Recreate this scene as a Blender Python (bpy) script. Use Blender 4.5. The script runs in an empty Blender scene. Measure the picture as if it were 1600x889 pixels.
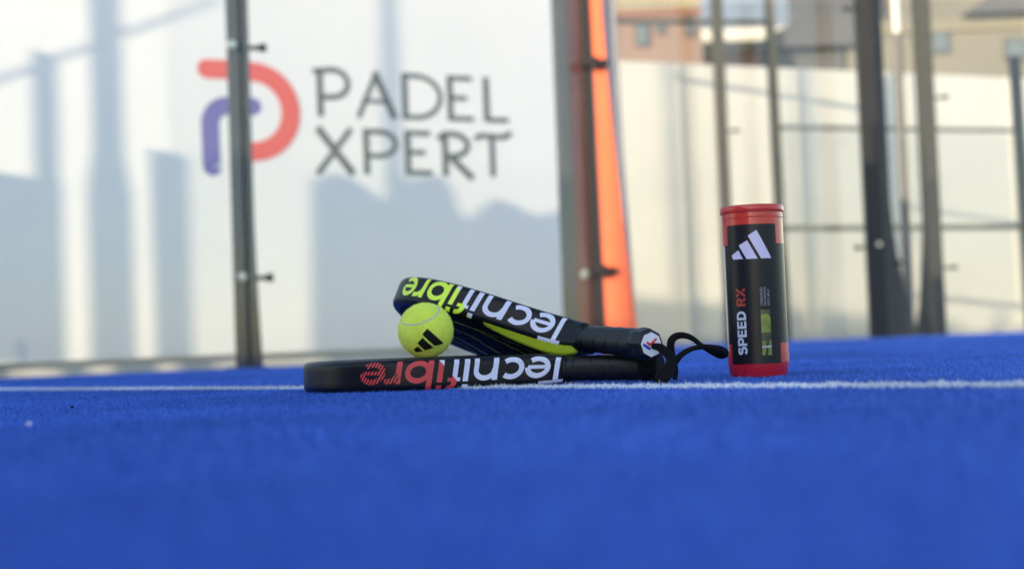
import bpy, bmesh, math, random
import numpy as np
from mathutils import Vector, Matrix
random.seed(7); rng = np.random.default_rng(7)
sc = bpy.context.scene
R = math.radians

# ------------------------------------------------------------------ camera
F, H, ROLL = 2222.0, 0.0487, R(2.2)
PITCH = math.atan(95.5 / F)
fwd = Vector((0, math.cos(PITCH), math.sin(PITCH))); rt = Vector((1, 0, 0)); up = rt.cross(fwd)
r2 = rt * math.cos(ROLL) - up * math.sin(ROLL); u2 = rt * math.sin(ROLL) + up * math.cos(ROLL)
cd = bpy.data.cameras.new('camera'); cam = bpy.data.objects.new('camera', cd); sc.collection.objects.link(cam)
cam.matrix_world = Matrix(((r2.x, u2.x, -fwd.x, 0), (r2.y, u2.y, -fwd.y, 0), (r2.z, u2.z, -fwd.z, H), (0, 0, 0, 1)))
cd.sensor_width = 36; cd.lens = 50; cd.clip_start = 0.02; cd.clip_end = 3000
cd.dof.use_dof = True; cd.dof.focus_distance = 1.57; cd.dof.aperture_fstop = 4.0; cd.dof.aperture_blades = 0
sc.camera = cam

# ------------------------------------------------------------------ light
SUN_AZ, SUN_EL = R(40), R(13)          # light travels towards (sin az, cos az)
w = bpy.data.worlds.new('World'); sc.world = w; w.use_nodes = True
nt = w.node_tree; bgn = nt.nodes['Background']; sky = nt.nodes.new('ShaderNodeTexSky')
sky.sky_type = 'NISHITA'; sky.sun_disc = False; sky.sun_elevation = SUN_EL; sky.sun_rotation = SUN_AZ + math.pi
sky.air_density = 1.0; sky.dust_density = .9; sky.ozone_density = 1.6
nt.links.new(sky.outputs[0], bgn.inputs[0]); bgn.inputs[1].default_value = 0.15
sd = bpy.data.lights.new('sun', 'SUN'); sun = bpy.data.objects.new('sun', sd); sc.collection.objects.link(sun)
sd.energy = 2.0; sd.angle = R(0.5); sd.color = (1.0, .86, .64)
dv = Vector((math.sin(SUN_AZ) * math.cos(SUN_EL), math.cos(SUN_AZ) * math.cos(SUN_EL), -math.sin(SUN_EL)))
sun.rotation_euler = dv.to_track_quat('-Z', 'Y').to_euler(); sun.location = (-9, -9, 6)
vs = sc.view_settings; vs.view_transform = 'Standard'; vs.look = 'None'; vs.gamma = 1; vs.exposure = 1.68
vs.use_white_balance = True; vs.white_balance_temperature = 6950; vs.white_balance_tint = 11
sc.cycles.transparent_max_bounces = 24; sc.cycles.max_bounces = 8

# ------------------------------------------------------------------ materials
def mat(name, col, rough=.5, spec=.5, metal=0, noise=None, bump=None, coat=0, sheen=0, trans=0):
    """noise=(scale, amount): albedo mottling; bump=(scale, strength, distance)"""
    m = bpy.data.materials.new(name); m.use_nodes = True; t = m.node_tree; b = t.nodes['Principled BSDF']
    b.inputs['Base Color'].default_value = (*col, 1); b.inputs['Roughness'].default_value = rough
    b.inputs['Specular IOR Level'].default_value = spec; b.inputs['Metallic'].default_value = metal
    b.inputs['Coat Weight'].default_value = coat; b.inputs['Sheen Weight'].default_value = sheen
    b.inputs['Transmission Weight'].default_value = trans
    tc = t.nodes.new('ShaderNodeTexCoord')
    if noise:
        n = t.nodes.new('ShaderNodeTexNoise'); n.inputs['Scale'].default_value = noise[0]; n.inputs['Detail'].default_value = 5
        t.links.new(tc.outputs['Object'], n.inputs['Vector'])
        r = t.nodes.new('ShaderNodeMapRange'); r.inputs['From Min'].default_value = .25; r.inputs['From Max'].default_value = .75
        r.inputs['To Min'].default_value = 1 - noise[1]; r.inputs['To Max'].default_value = 1 + noise[1]
        t.links.new(n.outputs['Fac'], r.inputs['Value'])
        x = t.nodes.new('ShaderNodeMix'); x.data_type = 'RGBA'; x.blend_type = 'MULTIPLY'; x.inputs['Factor'].default_value = 1
        x.inputs['A'].default_value = (*col, 1); t.links.new(r.outputs[0], x.inputs['B']); t.links.new(x.outputs['Result'], b.inputs['Base Color'])
    if bump:
        n = t.nodes.new('ShaderNodeTexNoise'); n.inputs['Scale'].default_value = bump[0]; n.inputs['Detail'].default_value = 4
        t.links.new(tc.outputs['Object'], n.inputs['Vector'])
        u = t.nodes.new('ShaderNodeBump'); u.inputs['Strength'].default_value = bump[1]; u.inputs['Distance'].default_value = bump[2]
        t.links.new(n.outputs['Fac'], u.inputs['Height']); t.links.new(u.outputs[0], b.inputs['Normal'])
    return m

def mat_glass(name, tint, dust=0):
    m = bpy.data.materials.new(name); m.use_nodes = True; t = m.node_tree; t.nodes.remove(t.nodes['Principled BSDF'])
    tr = t.nodes.new('ShaderNodeBsdfTransparent'); tr.inputs[0].default_value = (*tint, 1)
    gl = t.nodes.new('ShaderNodeBsdfGlossy'); gl.inputs['Roughness'].default_value = .02
    g = t.nodes.new('ShaderNodeNewGeometry'); d = t.nodes.new('ShaderNodeVectorMath'); d.operation = 'DOT_PRODUCT'
    t.links.new(g.outputs['Incoming'], d.inputs[0]); t.links.new(g.outputs['Normal'], d.inputs[1])
    def mth(op, a, b=None):
        n = t.nodes.new('ShaderNodeMath'); n.operation = op; t.links.new(a, n.inputs[0])
        if b is not None: n.inputs[1].default_value = b
        return n.outputs[0]
    c = mth('ABSOLUTE', d.outputs['Value']); c = mth('MULTIPLY', c, -1); c = mth('ADD', c, 1); c = mth('POWER', c, 5); c = mth('MULTIPLY', c, .96); c = mth('ADD', c, .04)
    mx = t.nodes.new('ShaderNodeMixShader'); t.links.new(c, mx.inputs[0]); t.links.new(tr.outputs[0], mx.inputs[1]); t.links.new(gl.outputs[0], mx.inputs[2])
    out = mx
    if dust:
        df = t.nodes.new('ShaderNodeBsdfDiffuse'); df.inputs[0].default_value = (.8, .78, .72, 1); nz = t.nodes.new('ShaderNodeTexNoise'); nz.inputs['Scale'].default_value = 1.7; nz.inputs['Detail'].default_value = 6
        tc = t.nodes.new('ShaderNodeTexCoord'); t.links.new(tc.outputs['Object'], nz.inputs['Vector']); out = t.nodes.new('ShaderNodeMixShader')
        t.links.new(mth('MULTIPLY', nz.outputs['Fac'], dust * 2), out.inputs[0]); t.links.new(mx.outputs[0], out.inputs[1]); t.links.new(df.outputs[0], out.inputs[2])
    t.links.new(out.outputs[0], t.nodes['Material Output'].inputs[0]); return m

def mat_fibre(name, c0, c1):
    """per-blade colour variation through a random-per-island value"""
    m = mat(name, c0, .55, .25); t = m.node_tree; b = t.nodes['Principled BSDF']
    g = t.nodes.new('ShaderNodeNewGeometry'); x = t.nodes.new('ShaderNodeMix'); x.data_type = 'RGBA'
    x.inputs['A'].default_value = (*c0, 1); x.inputs['B'].default_value = (*c1, 1)
    t.links.new(g.outputs['Random Per Island'], x.inputs['Factor'])
    tc = t.nodes.new('ShaderNodeTexCoord'); n = t.nodes.new('ShaderNodeTexNoise'); n.inputs['Scale'].default_value = 2.2; n.inputs['Detail'].default_value = 6
    t.links.new(tc.outputs['Object'], n.inputs['Vector'])
    r = t.nodes.new('ShaderNodeMapRange'); r.inputs['From Min'].default_value = .3; r.inputs['From Max'].default_value = .7; r.inputs['To Min'].default_value = .70; r.inputs['To Max'].default_value = 1.26
    t.links.new(n.outputs['Fac'], r.inputs['Value'])
    y = t.nodes.new('ShaderNodeMix'); y.data_type = 'RGBA'; y.blend_type = 'MULTIPLY'; y.inputs['Factor'].default_value = 1
    t.links.new(x.outputs['Result'], y.inputs['A']); t.links.new(r.outputs[0], y.inputs['B']); t.links.new(y.outputs['Result'], b.inputs['Base Color'])
    tl = t.nodes.new('ShaderNodeBsdfTranslucent'); t.links.new(y.outputs['Result'], tl.inputs[0])
    ms = t.nodes.new('ShaderNodeMixShader'); ms.inputs[0].default_value = .3
    t.links.new(b.outputs[0], ms.inputs[1]); t.links.new(tl.outputs[0], ms.inputs[2]); t.links.new(ms.outputs[0], t.nodes['Material Output'].inputs[0])
    return m

M = dict(
    blue=mat_fibre('blue_fibre', (.024, .088, .40), (.105, .27, .80)),
    white_fibre=mat_fibre('white_fibre', (.66, .68, .74), (.82, .83, .86)),
    turf=mat('turf_backing', (.028, .10, .46), .9, .1, noise=(90, .35), bump=(700, .8, .002)),
    line=mat('line_paint', (.7, .72, .76), .9, .1, noise=(200, .2)),
    concrete=mat('concrete', (.45, .44, .41), .9, .2, noise=(3, .15), bump=(60, .3, .004)),
    plinth=mat('plinth_render', (.58, .56, .52), .9, .2, noise=(5, .12)),
    banner=mat('banner_vinyl', (.77, .755, .735), .6, .3, noise=(1.3, .025), bump=(2.2, .3, .02)),
    wallw=mat('white_sheeting', (.68, .66, .60), .8, .2, noise=(1.1, .06), bump=(1.5, .4, .04)),
    caster=mat('caster_grey', (.40, .42, .44), .85, .2, noise=(4, .15)),  # for the unseen shadow-casting walls and slats
    logo_red=mat('banner_red_ink', (.74, .055, .03), .6, .3), logo_blue=mat('banner_violet_ink', (.105, .075, .33), .6, .3),
    logo_grey=mat('banner_grey_ink', (.055, .055, .05), .6, .3),
    post=mat('charcoal_powder_coat', (.022, .024, .025), .6, .25, noise=(30, .1)),
    postg=mat('weathered_grey_coat', (.062, .066, .060), .6, .3, noise=(20, .12)),
    postl=mat('pale_grey_coat', (.13, .135, .125), .55, .4, noise=(20, .12)),
    orange=mat('orange_powder_coat', (.90, .165, .055), .5, .5, noise=(14, .06)),
    orange_dim=mat('orange_through_glass', (.36, .055, .035), .6, .15, noise=(14, .1)),  # orange paint with the glass darkening put into its colour
    rubber=mat('black_rubber', (.014, .010, .010), .6, .4),
    steel=mat('bolt_steel', (.55, .53, .48), .3, .5, metal=1),
    glass=mat_glass('court_glass', (.87, .88, .875)), glassd=mat_glass('dusty_court_glass', (.97, .98, .975), dust=.03),
    black=mat('satin_black_lacquer', (.005, .0055, .008), .36, .24, noise=(40, .1), bump=(900, .05, .0003)),
    face=mat('dark_navy_carbon', (.005, .007, .014), .55, .12, noise=(60, .3)),
    lime=mat('lime_lacquer', (.68, .92, .06), .35, .5), lime_dull=mat('olive_line_ink', (.72, .86, .12), .45, .4),
    white=mat('lilac_white_ink', (.66, .68, .83), .45, .4), red=mat('coral_red_ink', (.66, .055, .055), .45, .4),
    grip=mat('black_grip_wrap', (.007, .007, .008), .42, .38, bump=(1500, .35, .0004)),
    groove=mat('grip_groove', (.003, .003, .003), .9, .1),
    plate=mat('white_cap_plate', (.72, .72, .76), .4, .5), eblue=mat('emblem_blue', (.03, .05, .42), .4, .4), ered=mat('emblem_red', (.65, .04, .05), .4, .4),
    strap=mat('black_webbing', (.006, .006, .0065), .85, .12, bump=(2500, .8, .0005)),
    felt=mat('yellow_felt', (.74, .86, .11), .95, .1, sheen=.3, noise=(70, .10), bump=(500, .6, .001)),
    felth=mat('yellow_felt_hair', (.80, .92, .15), .95, .1, sheen=.3),
    seam=mat('ball_seam', (.50, .54, .46), .8, .2), bink=mat('ball_black_ink', (.012, .012, .012), .9, .1, bump=(900, .5, .0006)),
    tred=mat('tube_red_plastic', (.55, .028, .020), .3, .4, coat=.25, bump=(8, .06, .01)), tred2=mat('tube_crimson_plastic', (.42, .010, .020), .35, .5),
    tblack=mat('tube_black_film', (.006, .0065, .010), .35, .28, noise=(25, .15)), tclear=mat('tube_clear_edge', (.42, .40, .36), .15, .5, coat=.5),
    tlogo=mat('tube_lilac_ink', (.56, .53, .72), .4, .5), ttext=mat('tube_grey_ink', (.44, .50, .62), .4, .5), trx=mat('tube_red_ink', (.34, .035, .02), .4, .5),
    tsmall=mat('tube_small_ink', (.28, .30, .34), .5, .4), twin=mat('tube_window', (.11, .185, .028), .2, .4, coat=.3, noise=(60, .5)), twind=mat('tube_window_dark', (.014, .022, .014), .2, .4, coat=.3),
    skytone=mat('painted_sky_blue', (.20, .26, .37), .85, .2, noise=(.3, .05)),  # sky tone put into the colour of the stand-in block
    brick=mat('pink_render', (.27, .19, .16), .9, .2, noise=(.4, .12)), terra=mat('terracotta', (.30, .13, .095), .9, .2, noise=(.6, .15)),
    ochre=mat('ochre_band', (.29, .26, .19), .9, .2, noise=(.5, .1)), pane=mat('window_pane', (.14, .17, .19), .2, .5),
    beige=mat('beige_render', (.23, .215, .18), .9, .2, noise=(.4, .1)), slate=mat('grey_slate', (.12, .12, .13), .9, .2, noise=(.7, .15)),
)

# ------------------------------------------------------------------ helpers
def tag(o, label=None, cat=None, group=None, kind=None):
    if label: o['label'] = label
    if cat: o['category'] = cat
    if group: o['group'] = group
    if kind: o['kind'] = kind
    return o
def empty(name, loc, label, cat, group=None, mw=None):
    o = bpy.data.objects.new(name, None); sc.collection.objects.link(o); o.empty_display_size = .05
    if mw is not None: o.matrix_world = mw
    else: o.location = loc
    return tag(o, label, cat, group)
def link(name, verts, faces, mats, parent=None, fm=None, smooth=False, auto=None):
    me = bpy.data.meshes.new(name); me.from_pydata([tuple(map(float, v)) for v in verts], [], [tuple(f) for f in faces])
    for m in (mats if isinstance(mats, (list, tuple)) else [mats]): me.materials.append(m)
    if fm is not None: me.polygons.foreach_set('material_index', fm)
    if smooth: me.polygons.foreach_set('use_smooth', [True] * len(me.polygons))
    me.update(); o = bpy.data.objects.new(name, me); sc.collection.objects.link(o)
    if parent: o.parent = parent
    if auto: me.set_sharp_from_angle(angle=R(auto))
    return o
def frombm(name, bm, mats, parent=None, smooth=None):
    me = bpy.data.meshes.new(name); bm.to_mesh(me); bm.free()
    for m in (mats if isinstance(mats, (list, tuple)) else [mats]): me.materials.append(m)
    if smooth:
        me.polygons.foreach_set('use_smooth', [True] * len(me.polygons)); me.set_sharp_from_angle(angle=R(smooth))
    o = bpy.data.objects.new(name, me); sc.collection.objects.link(o)
    if parent: o.parent = parent
    return o
def bm_box(bm, lo, hi, bev=0, mi=0):
    r = bmesh.ops.create_cube(bm, size=1); vs_ = r['verts']
    for v in vs_: v.co = Vector([(lo[i] + hi[i]) / 2 + v.co[i] * (hi[i] - lo[i]) for i in range(3)])
    fs = list({f for v in vs_ for f in v.link_faces})
    for f in fs: f.material_index = mi
    if bev:
        es = list({e for v in vs_ for e in v.link_edges})
        bmesh.ops.bevel(bm, geom=es, offset=bev, segments=2, affect='EDGES')
def box(name, lo, hi, m, parent=None, bev=0):
    bm = bmesh.new(); bm_box(bm, lo, hi, bev); return frombm(name, bm, m, parent)
def prism(name, poly, y0, y1, m, parent=None, bev=0):
    """outline in local x,z extruded along y"""
    bm = bmesh.new(); vs_ = [bm.verts.new((x, y0, z)) for x, z in poly]; f = bm.faces.new(vs_)
    r = bmesh.ops.extrude_face_region(bm, geom=[f]); bmesh.ops.translate(bm, verts=[v for v in r['geom'] if isinstance(v, bmesh.types.BMVert)], vec=(0, y1 - y0, 0))
    bmesh.ops.recalc_face_normals(bm, faces=bm.faces)
    if bev: bmesh.ops.bevel(bm, geom=list(bm.edges), offset=bev, segments=2, affect='EDGES')
    return frombm(name, bm, m, parent)
def cyl(name, p0, p1, r, m, parent=None, n=20):
    p0, p1 = Vector(p0), Vector(p1); d = p1 - p0; q = d.to_track_quat('Z', 'Y').to_matrix()
    vv = []; ff = []
    for k, (p, rr) in enumerate(((p0, r * .9), (p0 + d * .08, r), (p1 - d * .08, r), (p1, r * .9))):
        for i in range(n): a = 2 * math.pi * i / n; vv.append(p + q @ Vector((math.cos(a) * rr, math.sin(a) * rr, 0)))
    for k in range(3):
        for i in range(n): j = (i + 1) % n; ff.append((k * n + i, k * n + j, (k + 1) * n + j, (k + 1) * n + i))
    ff.append(tuple(range(n))[::-1]); ff.append(tuple(range(3 * n, 4 * n)))
    return link(name, vv, ff, m, parent)

# ---- strokes: flat lettering as ribbons in a 2D plane
def arc(cx, cy, rx, ry, a0, a1, n=18): return [(cx + rx * math.cos(R(a0 + (a1 - a0) * i / n)), cy + ry * math.sin(R(a0 + (a1 - a0) * i / n))) for i in range(n + 1)]
def ribbon(pts, wd, closed=False):
    P = np.array(pts, float); n = len(P)
    T = np.zeros_like(P)
    for i in range(n):
        a = P[(i - 1) % n] if (closed or i > 0) else P[i]; b = P[(i + 1) % n] if (closed or i < n - 1) else P[i]
        t1 = P[i] - a; t2 = b - P[i]
        t1 = t1 / (np.linalg.norm(t1) + 1e-12); t2 = t2 / (np.linalg.norm(t2) + 1e-12); t = t1 + t2; t /= np.linalg.norm(t) + 1e-12
        k = max(.5, abs(t @ (t1 if np.linalg.norm(t1) > .5 else t2))); T[i] = np.array([-t[1], t[0]]) / k
    ww = np.array(wd if hasattr(wd, '__len__') else [wd] * n)[:, None] / 2
    A, B = P + T * ww, P - T * ww; q = []
    for i in range(n if closed else n - 1):
        j = (i + 1) % n; q.append([B[i], B[j], A[j], A[i]])
    return q                                   # list of quads

# ================================================================== SETTING
gu = Vector((.9075, .42, 0)).normalized()      # the glass wall and the banner run along this
gn = Vector((gu.y, -gu.x, 0))                   # towards the court
G0 = Vector((-1.87, 5.2, 0)); B0 = Vector((-2.314, 6.4, 0))
def wallmat(origin): return Matrix(((gu.x, -gn.x, 0, origin.x), (gu.y, -gn.y, 0, origin.y), (0, 0, 1, origin.z), (0, 0, 0, 1)))   # local x along the wall, y away from the camera

s = 400.0
tag(link('ground', [(-s, -s, -.012), (s, -s, -.012), (s, 2 * s, -.012), (-s, 2 * s, -.012)], [(0, 1, 2, 3)], M['concrete']), kind='structure')
e0 = G0 + gn * .02 - gu * 8; e1 = G0 + gn * .02 + gu * 2.62
T0 = [(-9, -1.3, 0), (9, -1.3, 0), (9, 13.2, 0), (3.0, 12.55, 0), (1.6, 12.3, 0), (.55, 6.6, 0), tuple(e1), tuple(e0)]
tag(link('court_turf', T0, [tuple(range(len(T0)))], M['turf']), kind='structure')
la, lb = Vector((-.988, 2.729, 0)), Vector((.4008, 1.1252, 0)); ld = (lb - la).normalized(); lnn = Vector((-ld.y, ld.x, 0))
LA, LB = la - ld * 4.2, lb + ld * 1.6; LW = .026
tag(link('court_line', [tuple(p + Vector((0, 0, .0015))) for p in (LA - lnn * LW, LB - lnn * LW, LB + lnn * LW, LA + lnn * LW)], [(0, 1, 2, 3)], M['line']), kind='structure')

# turf fibres ------------------------------------------------------
def in_turf(x, y):
    a = (x - e0.x) * gn.x + (y - e0.y) * gn.y       # > 0 on the court side of the glass
    return (a > 0) | ((x > .45 + .19 * (y - 6.4)) & (x > .45) & (y < 12.2 + .13 * x))
def blades(zones):
    XY = []; W = []
    for y0, y1, dens, wd in zones:
        n = int(dens * ((.40 * y1 + .2) * 2) * (y1 - y0)); y = rng.uniform(y0, y1, n); x = rng.uniform(-1, 1, n) * (.40 * y1 + .2)
        k = (np.abs(x) < .39 * y + .15) & in_turf(x, y); XY.append(np.stack([x[k], y[k]], 1)); W.append(np.full(k.sum(), wd))
    return np.vstack(XY), np.concatenate(W)
XY, WD = blades([(.18, 1.0, 70000, .0007), (1.0, 2.1, 105000, .0006), (2.1, 3.4, 42000, .0011), (3.4, 6.2, 12000, .0022), (6.2, 12.5, 1900, .006)])
nl = 42000; tt = rng.uniform(-.4, (LB - la).length, nl); oo = rng.uniform(-LW - .002, LW + .002, nl)
PL = np.stack([la.x + ld.x * tt + lnn.x * oo, la.y + ld.y * tt + lnn.y * oo], 1); kk_ = PL[:, 1] > .5
XY = np.vstack([XY, PL[kk_]]); WD = np.concatenate([WD, np.full(kk_.sum(), .0008)])
dl = (XY[:, 0] - la.x) * lnn.x + (XY[:, 1] - la.y) * lnn.y
on = (np.abs(dl + rng.normal(0, .0032, len(dl))) < LW) & (rng.random(len(dl)) < .84)
def fibre_obj(name, sel, m, hs):
    P = XY[sel]; wd = WD[sel]; n = len(P)
    a = rng.uniform(0, 2 * np.pi, n); dirv = np.stack([np.cos(a), np.sin(a)], 1); b = rng.uniform(0, 2 * np.pi, n)
    side = np.stack([np.cos(b), np.sin(b)], 1) * wd[:, None] / 2
    cl = (np.sin(P[:, 0] * 410 + 2.1 * np.sin(P[:, 1] * 290)) * np.sin(P[:, 1] * 370 + 1.7 * np.sin(P[:, 0] * 230)) + .7 * np.sin(P[:, 0] * 97 + P[:, 1] * 61) * np.sin(P[:, 1] * 83 - P[:, 0] * 45))
    h = rng.uniform(.0022, .0046, n) * hs * (1 + .24 * cl); tall = rng.random(n) < .06; h[tall] *= 1.35
    ln = rng.uniform(.0005, .0035, n)[:, None]
    c0 = P; c1 = P + dirv * ln * .45; c2 = P + dirv * ln * 1.4
    z0 = np.full(n, -.001); V = np.zeros((n, 5, 3))
    V[:, 0, :2] = c0 - side; V[:, 1, :2] = c0 + side; V[:, 2, :2] = c1 + side * .9; V[:, 3, :2] = c1 - side * .9; V[:, 4, :2] = c2
    V[:, 0, 2] = V[:, 1, 2] = z0; V[:, 2, 2] = V[:, 3, 2] = h * .62; V[:, 4, 2] = h * rng.uniform(.8, 1.05, n)
    me = bpy.data.meshes.new(name); me.vertices.add(n * 5); me.vertices.foreach_set('co', V.reshape(-1))
    me.loops.add(n * 7); me.polygons.add(n * 2)
    base = (np.arange(n) * 5)[:, None]; li = np.concatenate([base + [0, 1, 2, 3], base + [3, 2, 4]], 1).reshape(-1)
    me.loops.foreach_set('vertex_index', li.astype(np.int32))
    st = np.stack([np.arange(n) * 7, np.arange(n) * 7 + 4], 1).reshape(-1); me.polygons.foreach_set('loop_start', st.astype(np.int32))
    me.polygons.foreach_set('loop_total', np.tile([4, 3], n).astype(np.int32))
    me.materials.append(m); me.update(calc_edges=True)
    o = bpy.data.objects.new(name, me); sc.collection.objects.link(o); return o
tag(fibre_obj('turf_fibres', ~on, M['blue'], 1.0), 'short blue artificial turf covering the court', 'turf', kind='stuff')
tag(fibre_obj('white_line_fibres', on, M['white_fibre'], 1.32), 'white fibres of the painted court line', 'turf', kind='stuff')

# ================================================================== LOGO BANNER on its wall
bw = empty('boundary_wall', B0, 'pale rendered low wall base behind the glass, under the white logo banner', 'wall', mw=wallmat(B0 - gn * .03))
box('wall', (-3.5, .02, -.012), (3.02, .20, 2.05), M['plinth'], bw); box('coping', (-3.52, .0, 2.052), (3.04, .24, 2.10), M['postg'], bw)
ban = empty('banner', B0, 'large white banner with red and violet emblem and grey PADEL XPERT lettering', 'banner', mw=wallmat(B0))
def grid_sheet(name, x0, x1, z0, z1, m, parent, nx=60, nz=24, amp=.004):
    xs = np.linspace(x0, x1, nx); zs = np.linspace(z0, z1, nz); vv = []
    for z in zs:
        for x in xs: vv.append((x, amp * (math.sin(x * 5.1 + z) + .6 * math.sin(x * 11.3 + z * 3)), z))
    n0 = len(vv); vv += [(x, y + .012, z) for x, y, z in vv]
    ff = [(j * nx + i, j * nx + i + 1, (j + 1) * nx + i + 1, (j + 1) * nx + i) for j in range(nz - 1) for i in range(nx - 1)]
    ff += [(n0 + a, n0 + d, n0 + c, n0 + b) for a, b, c, d in list(ff)]
    def edge(a, b): ff.append((a, a + n0, b + n0, b))
    for i in range(nx - 1): edge(i + 1, i); edge((nz - 1) * nx + i, (nz - 1) * nx + i + 1)
    for j in range(nz - 1): edge(j * nx, (j + 1) * nx); edge((j + 1) * nx + nx - 1, j * nx + nx - 1)
    return link(name, vv, ff, m, parent, smooth=True, auto=40)
grid_sheet('sheet', -3.45, 2.98, .058, 2.03, M['banner'], ban, amp=.0009)
def flat_strokes(name, strokes, m, parent, y=-.0022, step=.0001, th=.0005):
    vv = []; ff = []
    for k, (pts, wd) in enumerate(strokes):
        for q in ribbon(pts, wd):
            b = len(vv); yy = y - k * step
            vv += [(p[0], yy, p[1]) for p in q]; ff.append((b, b + 1, b + 2, b + 3))
    return link(name, vv, ff, m, parent)
RW = .094
red = [(.972, 1.437), (1.03, 1.437), (1.10, 1.437), (1.19, 1.434)] + arc(1.19, 1.237, .192, .196, 90, -90, 28)[1:] + [(1.15, 1.038)]
def capend(p, w_, a0):                                                          # rounded end
    return (arc(p[0], p[1], w_ / 2, w_ / 2, a0, a0 + 180, 14))
def logo_part(name, pts, wd, m, caps):
    o_vv = []; ff = []
    for q in ribbon(pts, wd):
        b = len(o_vv); o_vv += [(p[0], -.0022, p[1]) for p in q]; ff.append((b, b + 1, b + 2, b + 3))
    for p, a0 in caps:
        c = capend(p, wd, a0); b = len(o_vv); o_vv += [(x, -.0022, z) for x, z in c]; ff.append(tuple(range(b, b + len(c))))
    return link(name, o_vv, ff, m, parent=ban)
logo_part('emblem_arc', red, RW, M['logo_red'], [((.972, 1.437), 90)])
blue = [(1.19, 1.262), (1.10, 1.262)] + arc(1.07, 1.172, .090, .090, 90, 180, 10) + [(.980, 1.10), (.982, .97), (.985, .962)]
logo_part('emblem_hook', blue, RW * .92, M['logo_blue'], [((1.19, 1.262), -90), ((.985, .962), 180)])
zt, zb, yt, yb = 1.462, 1.224, 1.168, .938; k = .033
L1 = [([(1.535, zb), (1.535, zt)], k), ([(1.500, zt - .012), (1.60, zt)] + arc(1.60, 1.393, .082, .069, 90, -90, 14) + [(1.545, 1.322)], k * .9),
      ([(1.733, zb), (1.838, zt)], k * .85), ([(1.825, zt), (1.928, zb)], k * 1.15), ([(1.752, 1.310), (1.89, 1.310)], k * .7),
      ([(1.985, zb), (1.985, zt)], k), ([(1.97, zt - .012), (2.03, zt - .012)] + arc(2.045, 1.343, .135, .107, 90, -90, 18) + [(1.97, zb + .012)], k * .8),
      ([(2.235, zb), (2.235, zt)], k), ([(2.235, zt - .013), (2.36, zt - .013)], k * .8), ([(2.235, 1.345), (2.33, 1.345)], k * .8), ([(2.235, zb + .013), (2.365, zb + .013)], k * .8),
      ([(2.440, zb), (2.440, zt)], k), ([(2.440, zb + .013), (2.565, zb + .013)], k * .8)]
L2 = [([(1.515, yt), (1.695, yb)], k * 1.15), ([(1.69, yt), (1.508, yb)], k * .85),
      ([(1.768, yb), (1.768, yt)], k), ([(1.75, yt - .012), (1.82, yt - .012)] + arc(1.835, 1.095, .092, .062, 90, -90, 14) + [(1.77, 1.033)], k * .85),
      ([(1.990, yb), (1.990, yt)], k), ([(1.99, yt - .013), (2.115, yt - .013)], k * .8), ([(1.99, 1.055), (2.085, 1.055)], k * .8), ([(1.99, yb + .013), (2.12, yb + .013)], k * .8),
      ([(2.195, yb), (2.195, yt)], k), (arc(2.235, 1.098, .088, .058, 150, -80, 16) + [(2.20, 1.04)], k * .9), ([(2.215, 1.045), (2.345, yb - .012)], k * 1.1),
      ([(2.462, yb), (2.462, yt - .02)], k * .9), ([(2.365, 1.135), (2.40, 1.152), (2.46, 1.150), (2.53, 1.146), (2.575, 1.172)], k * .85)]
flat_strokes('lettering', L1 + L2, M['logo_grey'], ban)

# ================================================================== COURT POSTS
def post(name, origin, wd, dp, ht, m, flare, label, group, clamps=(), bolts=(), along=True, cap=None, flip=1, lower=None, clen=.05):
    """upright with a fin that widens towards the floor; local x along the wall"""
    t = empty(name, origin, label, 'post', group, mw=wallmat(Vector(origin)) if along else Matrix.Translation(origin))
    prism('upright', [(-wd / 2, 0.008), (wd / 2, 0.008), (wd / 2, ht), (-wd / 2, ht)], -dp / 2, dp / 2, m, t, bev=.003)
    if flare:
        x0 = wd / 2 * flip; pts = [(x0 + .001 * flip, .008)]
        for i in range(13): a = i / 12; pts.append((x0 + .001 * flip + flip * flare * (1 - a) ** 2.0, .008 + a * flare_h(flare)))
        prism('fin', pts[::flip], -.012, .012, lower or m, t)
    b = box('base_plate', (-wd / 2 - .03, -dp / 2 - .03, .0), (wd / 2 + .03, dp / 2 + .03, .007), m, t)
    for z, sgn in clamps:
        bm = bmesh.new(); x0 = wd / 2 * sgn
        bm_box(bm, (min(x0, x0 + sgn * clen), -dp / 2 - .012, z - .009), (max(x0, x0 + sgn * clen), -dp / 2 + .006, z + .009), .002)
        bm_box(bm, (min(x0 + sgn * clen * .55, x0 + sgn * clen), -dp / 2 - .02, z - .016), (max(x0 + sgn * clen * .55, x0 + sgn * clen), -dp / 2 - .0125, z + .016), .002)
        frombm('clamp', bm, M['rubber'], t)
    for z, x in bolts: cyl('bolt', (x, -dp / 2 + .002, z), (x, -dp / 2 - .026, z), .017, M['steel'], t)
    return t
def flare_h(f): return 1.15 if f > .04 else .8
GP = 'steel posts of the glass court wall'
post('court_post', G0 + gu * .905, .080, .05, 3.0, M['post'], .02, 'dark steel post in front of the white logo banner, with two bolts', GP,
     clamps=[(1.262, 1), (.352, 1)], bolts=[(1.268, -.034), (.358, -.022)], clen=.065)
post('court_post', G0 + gu * 2.335, .050, .05, 3.0, M['postg'], 0, 'slim grey green steel post at the left edge of the brown red corner post', GP)
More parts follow.
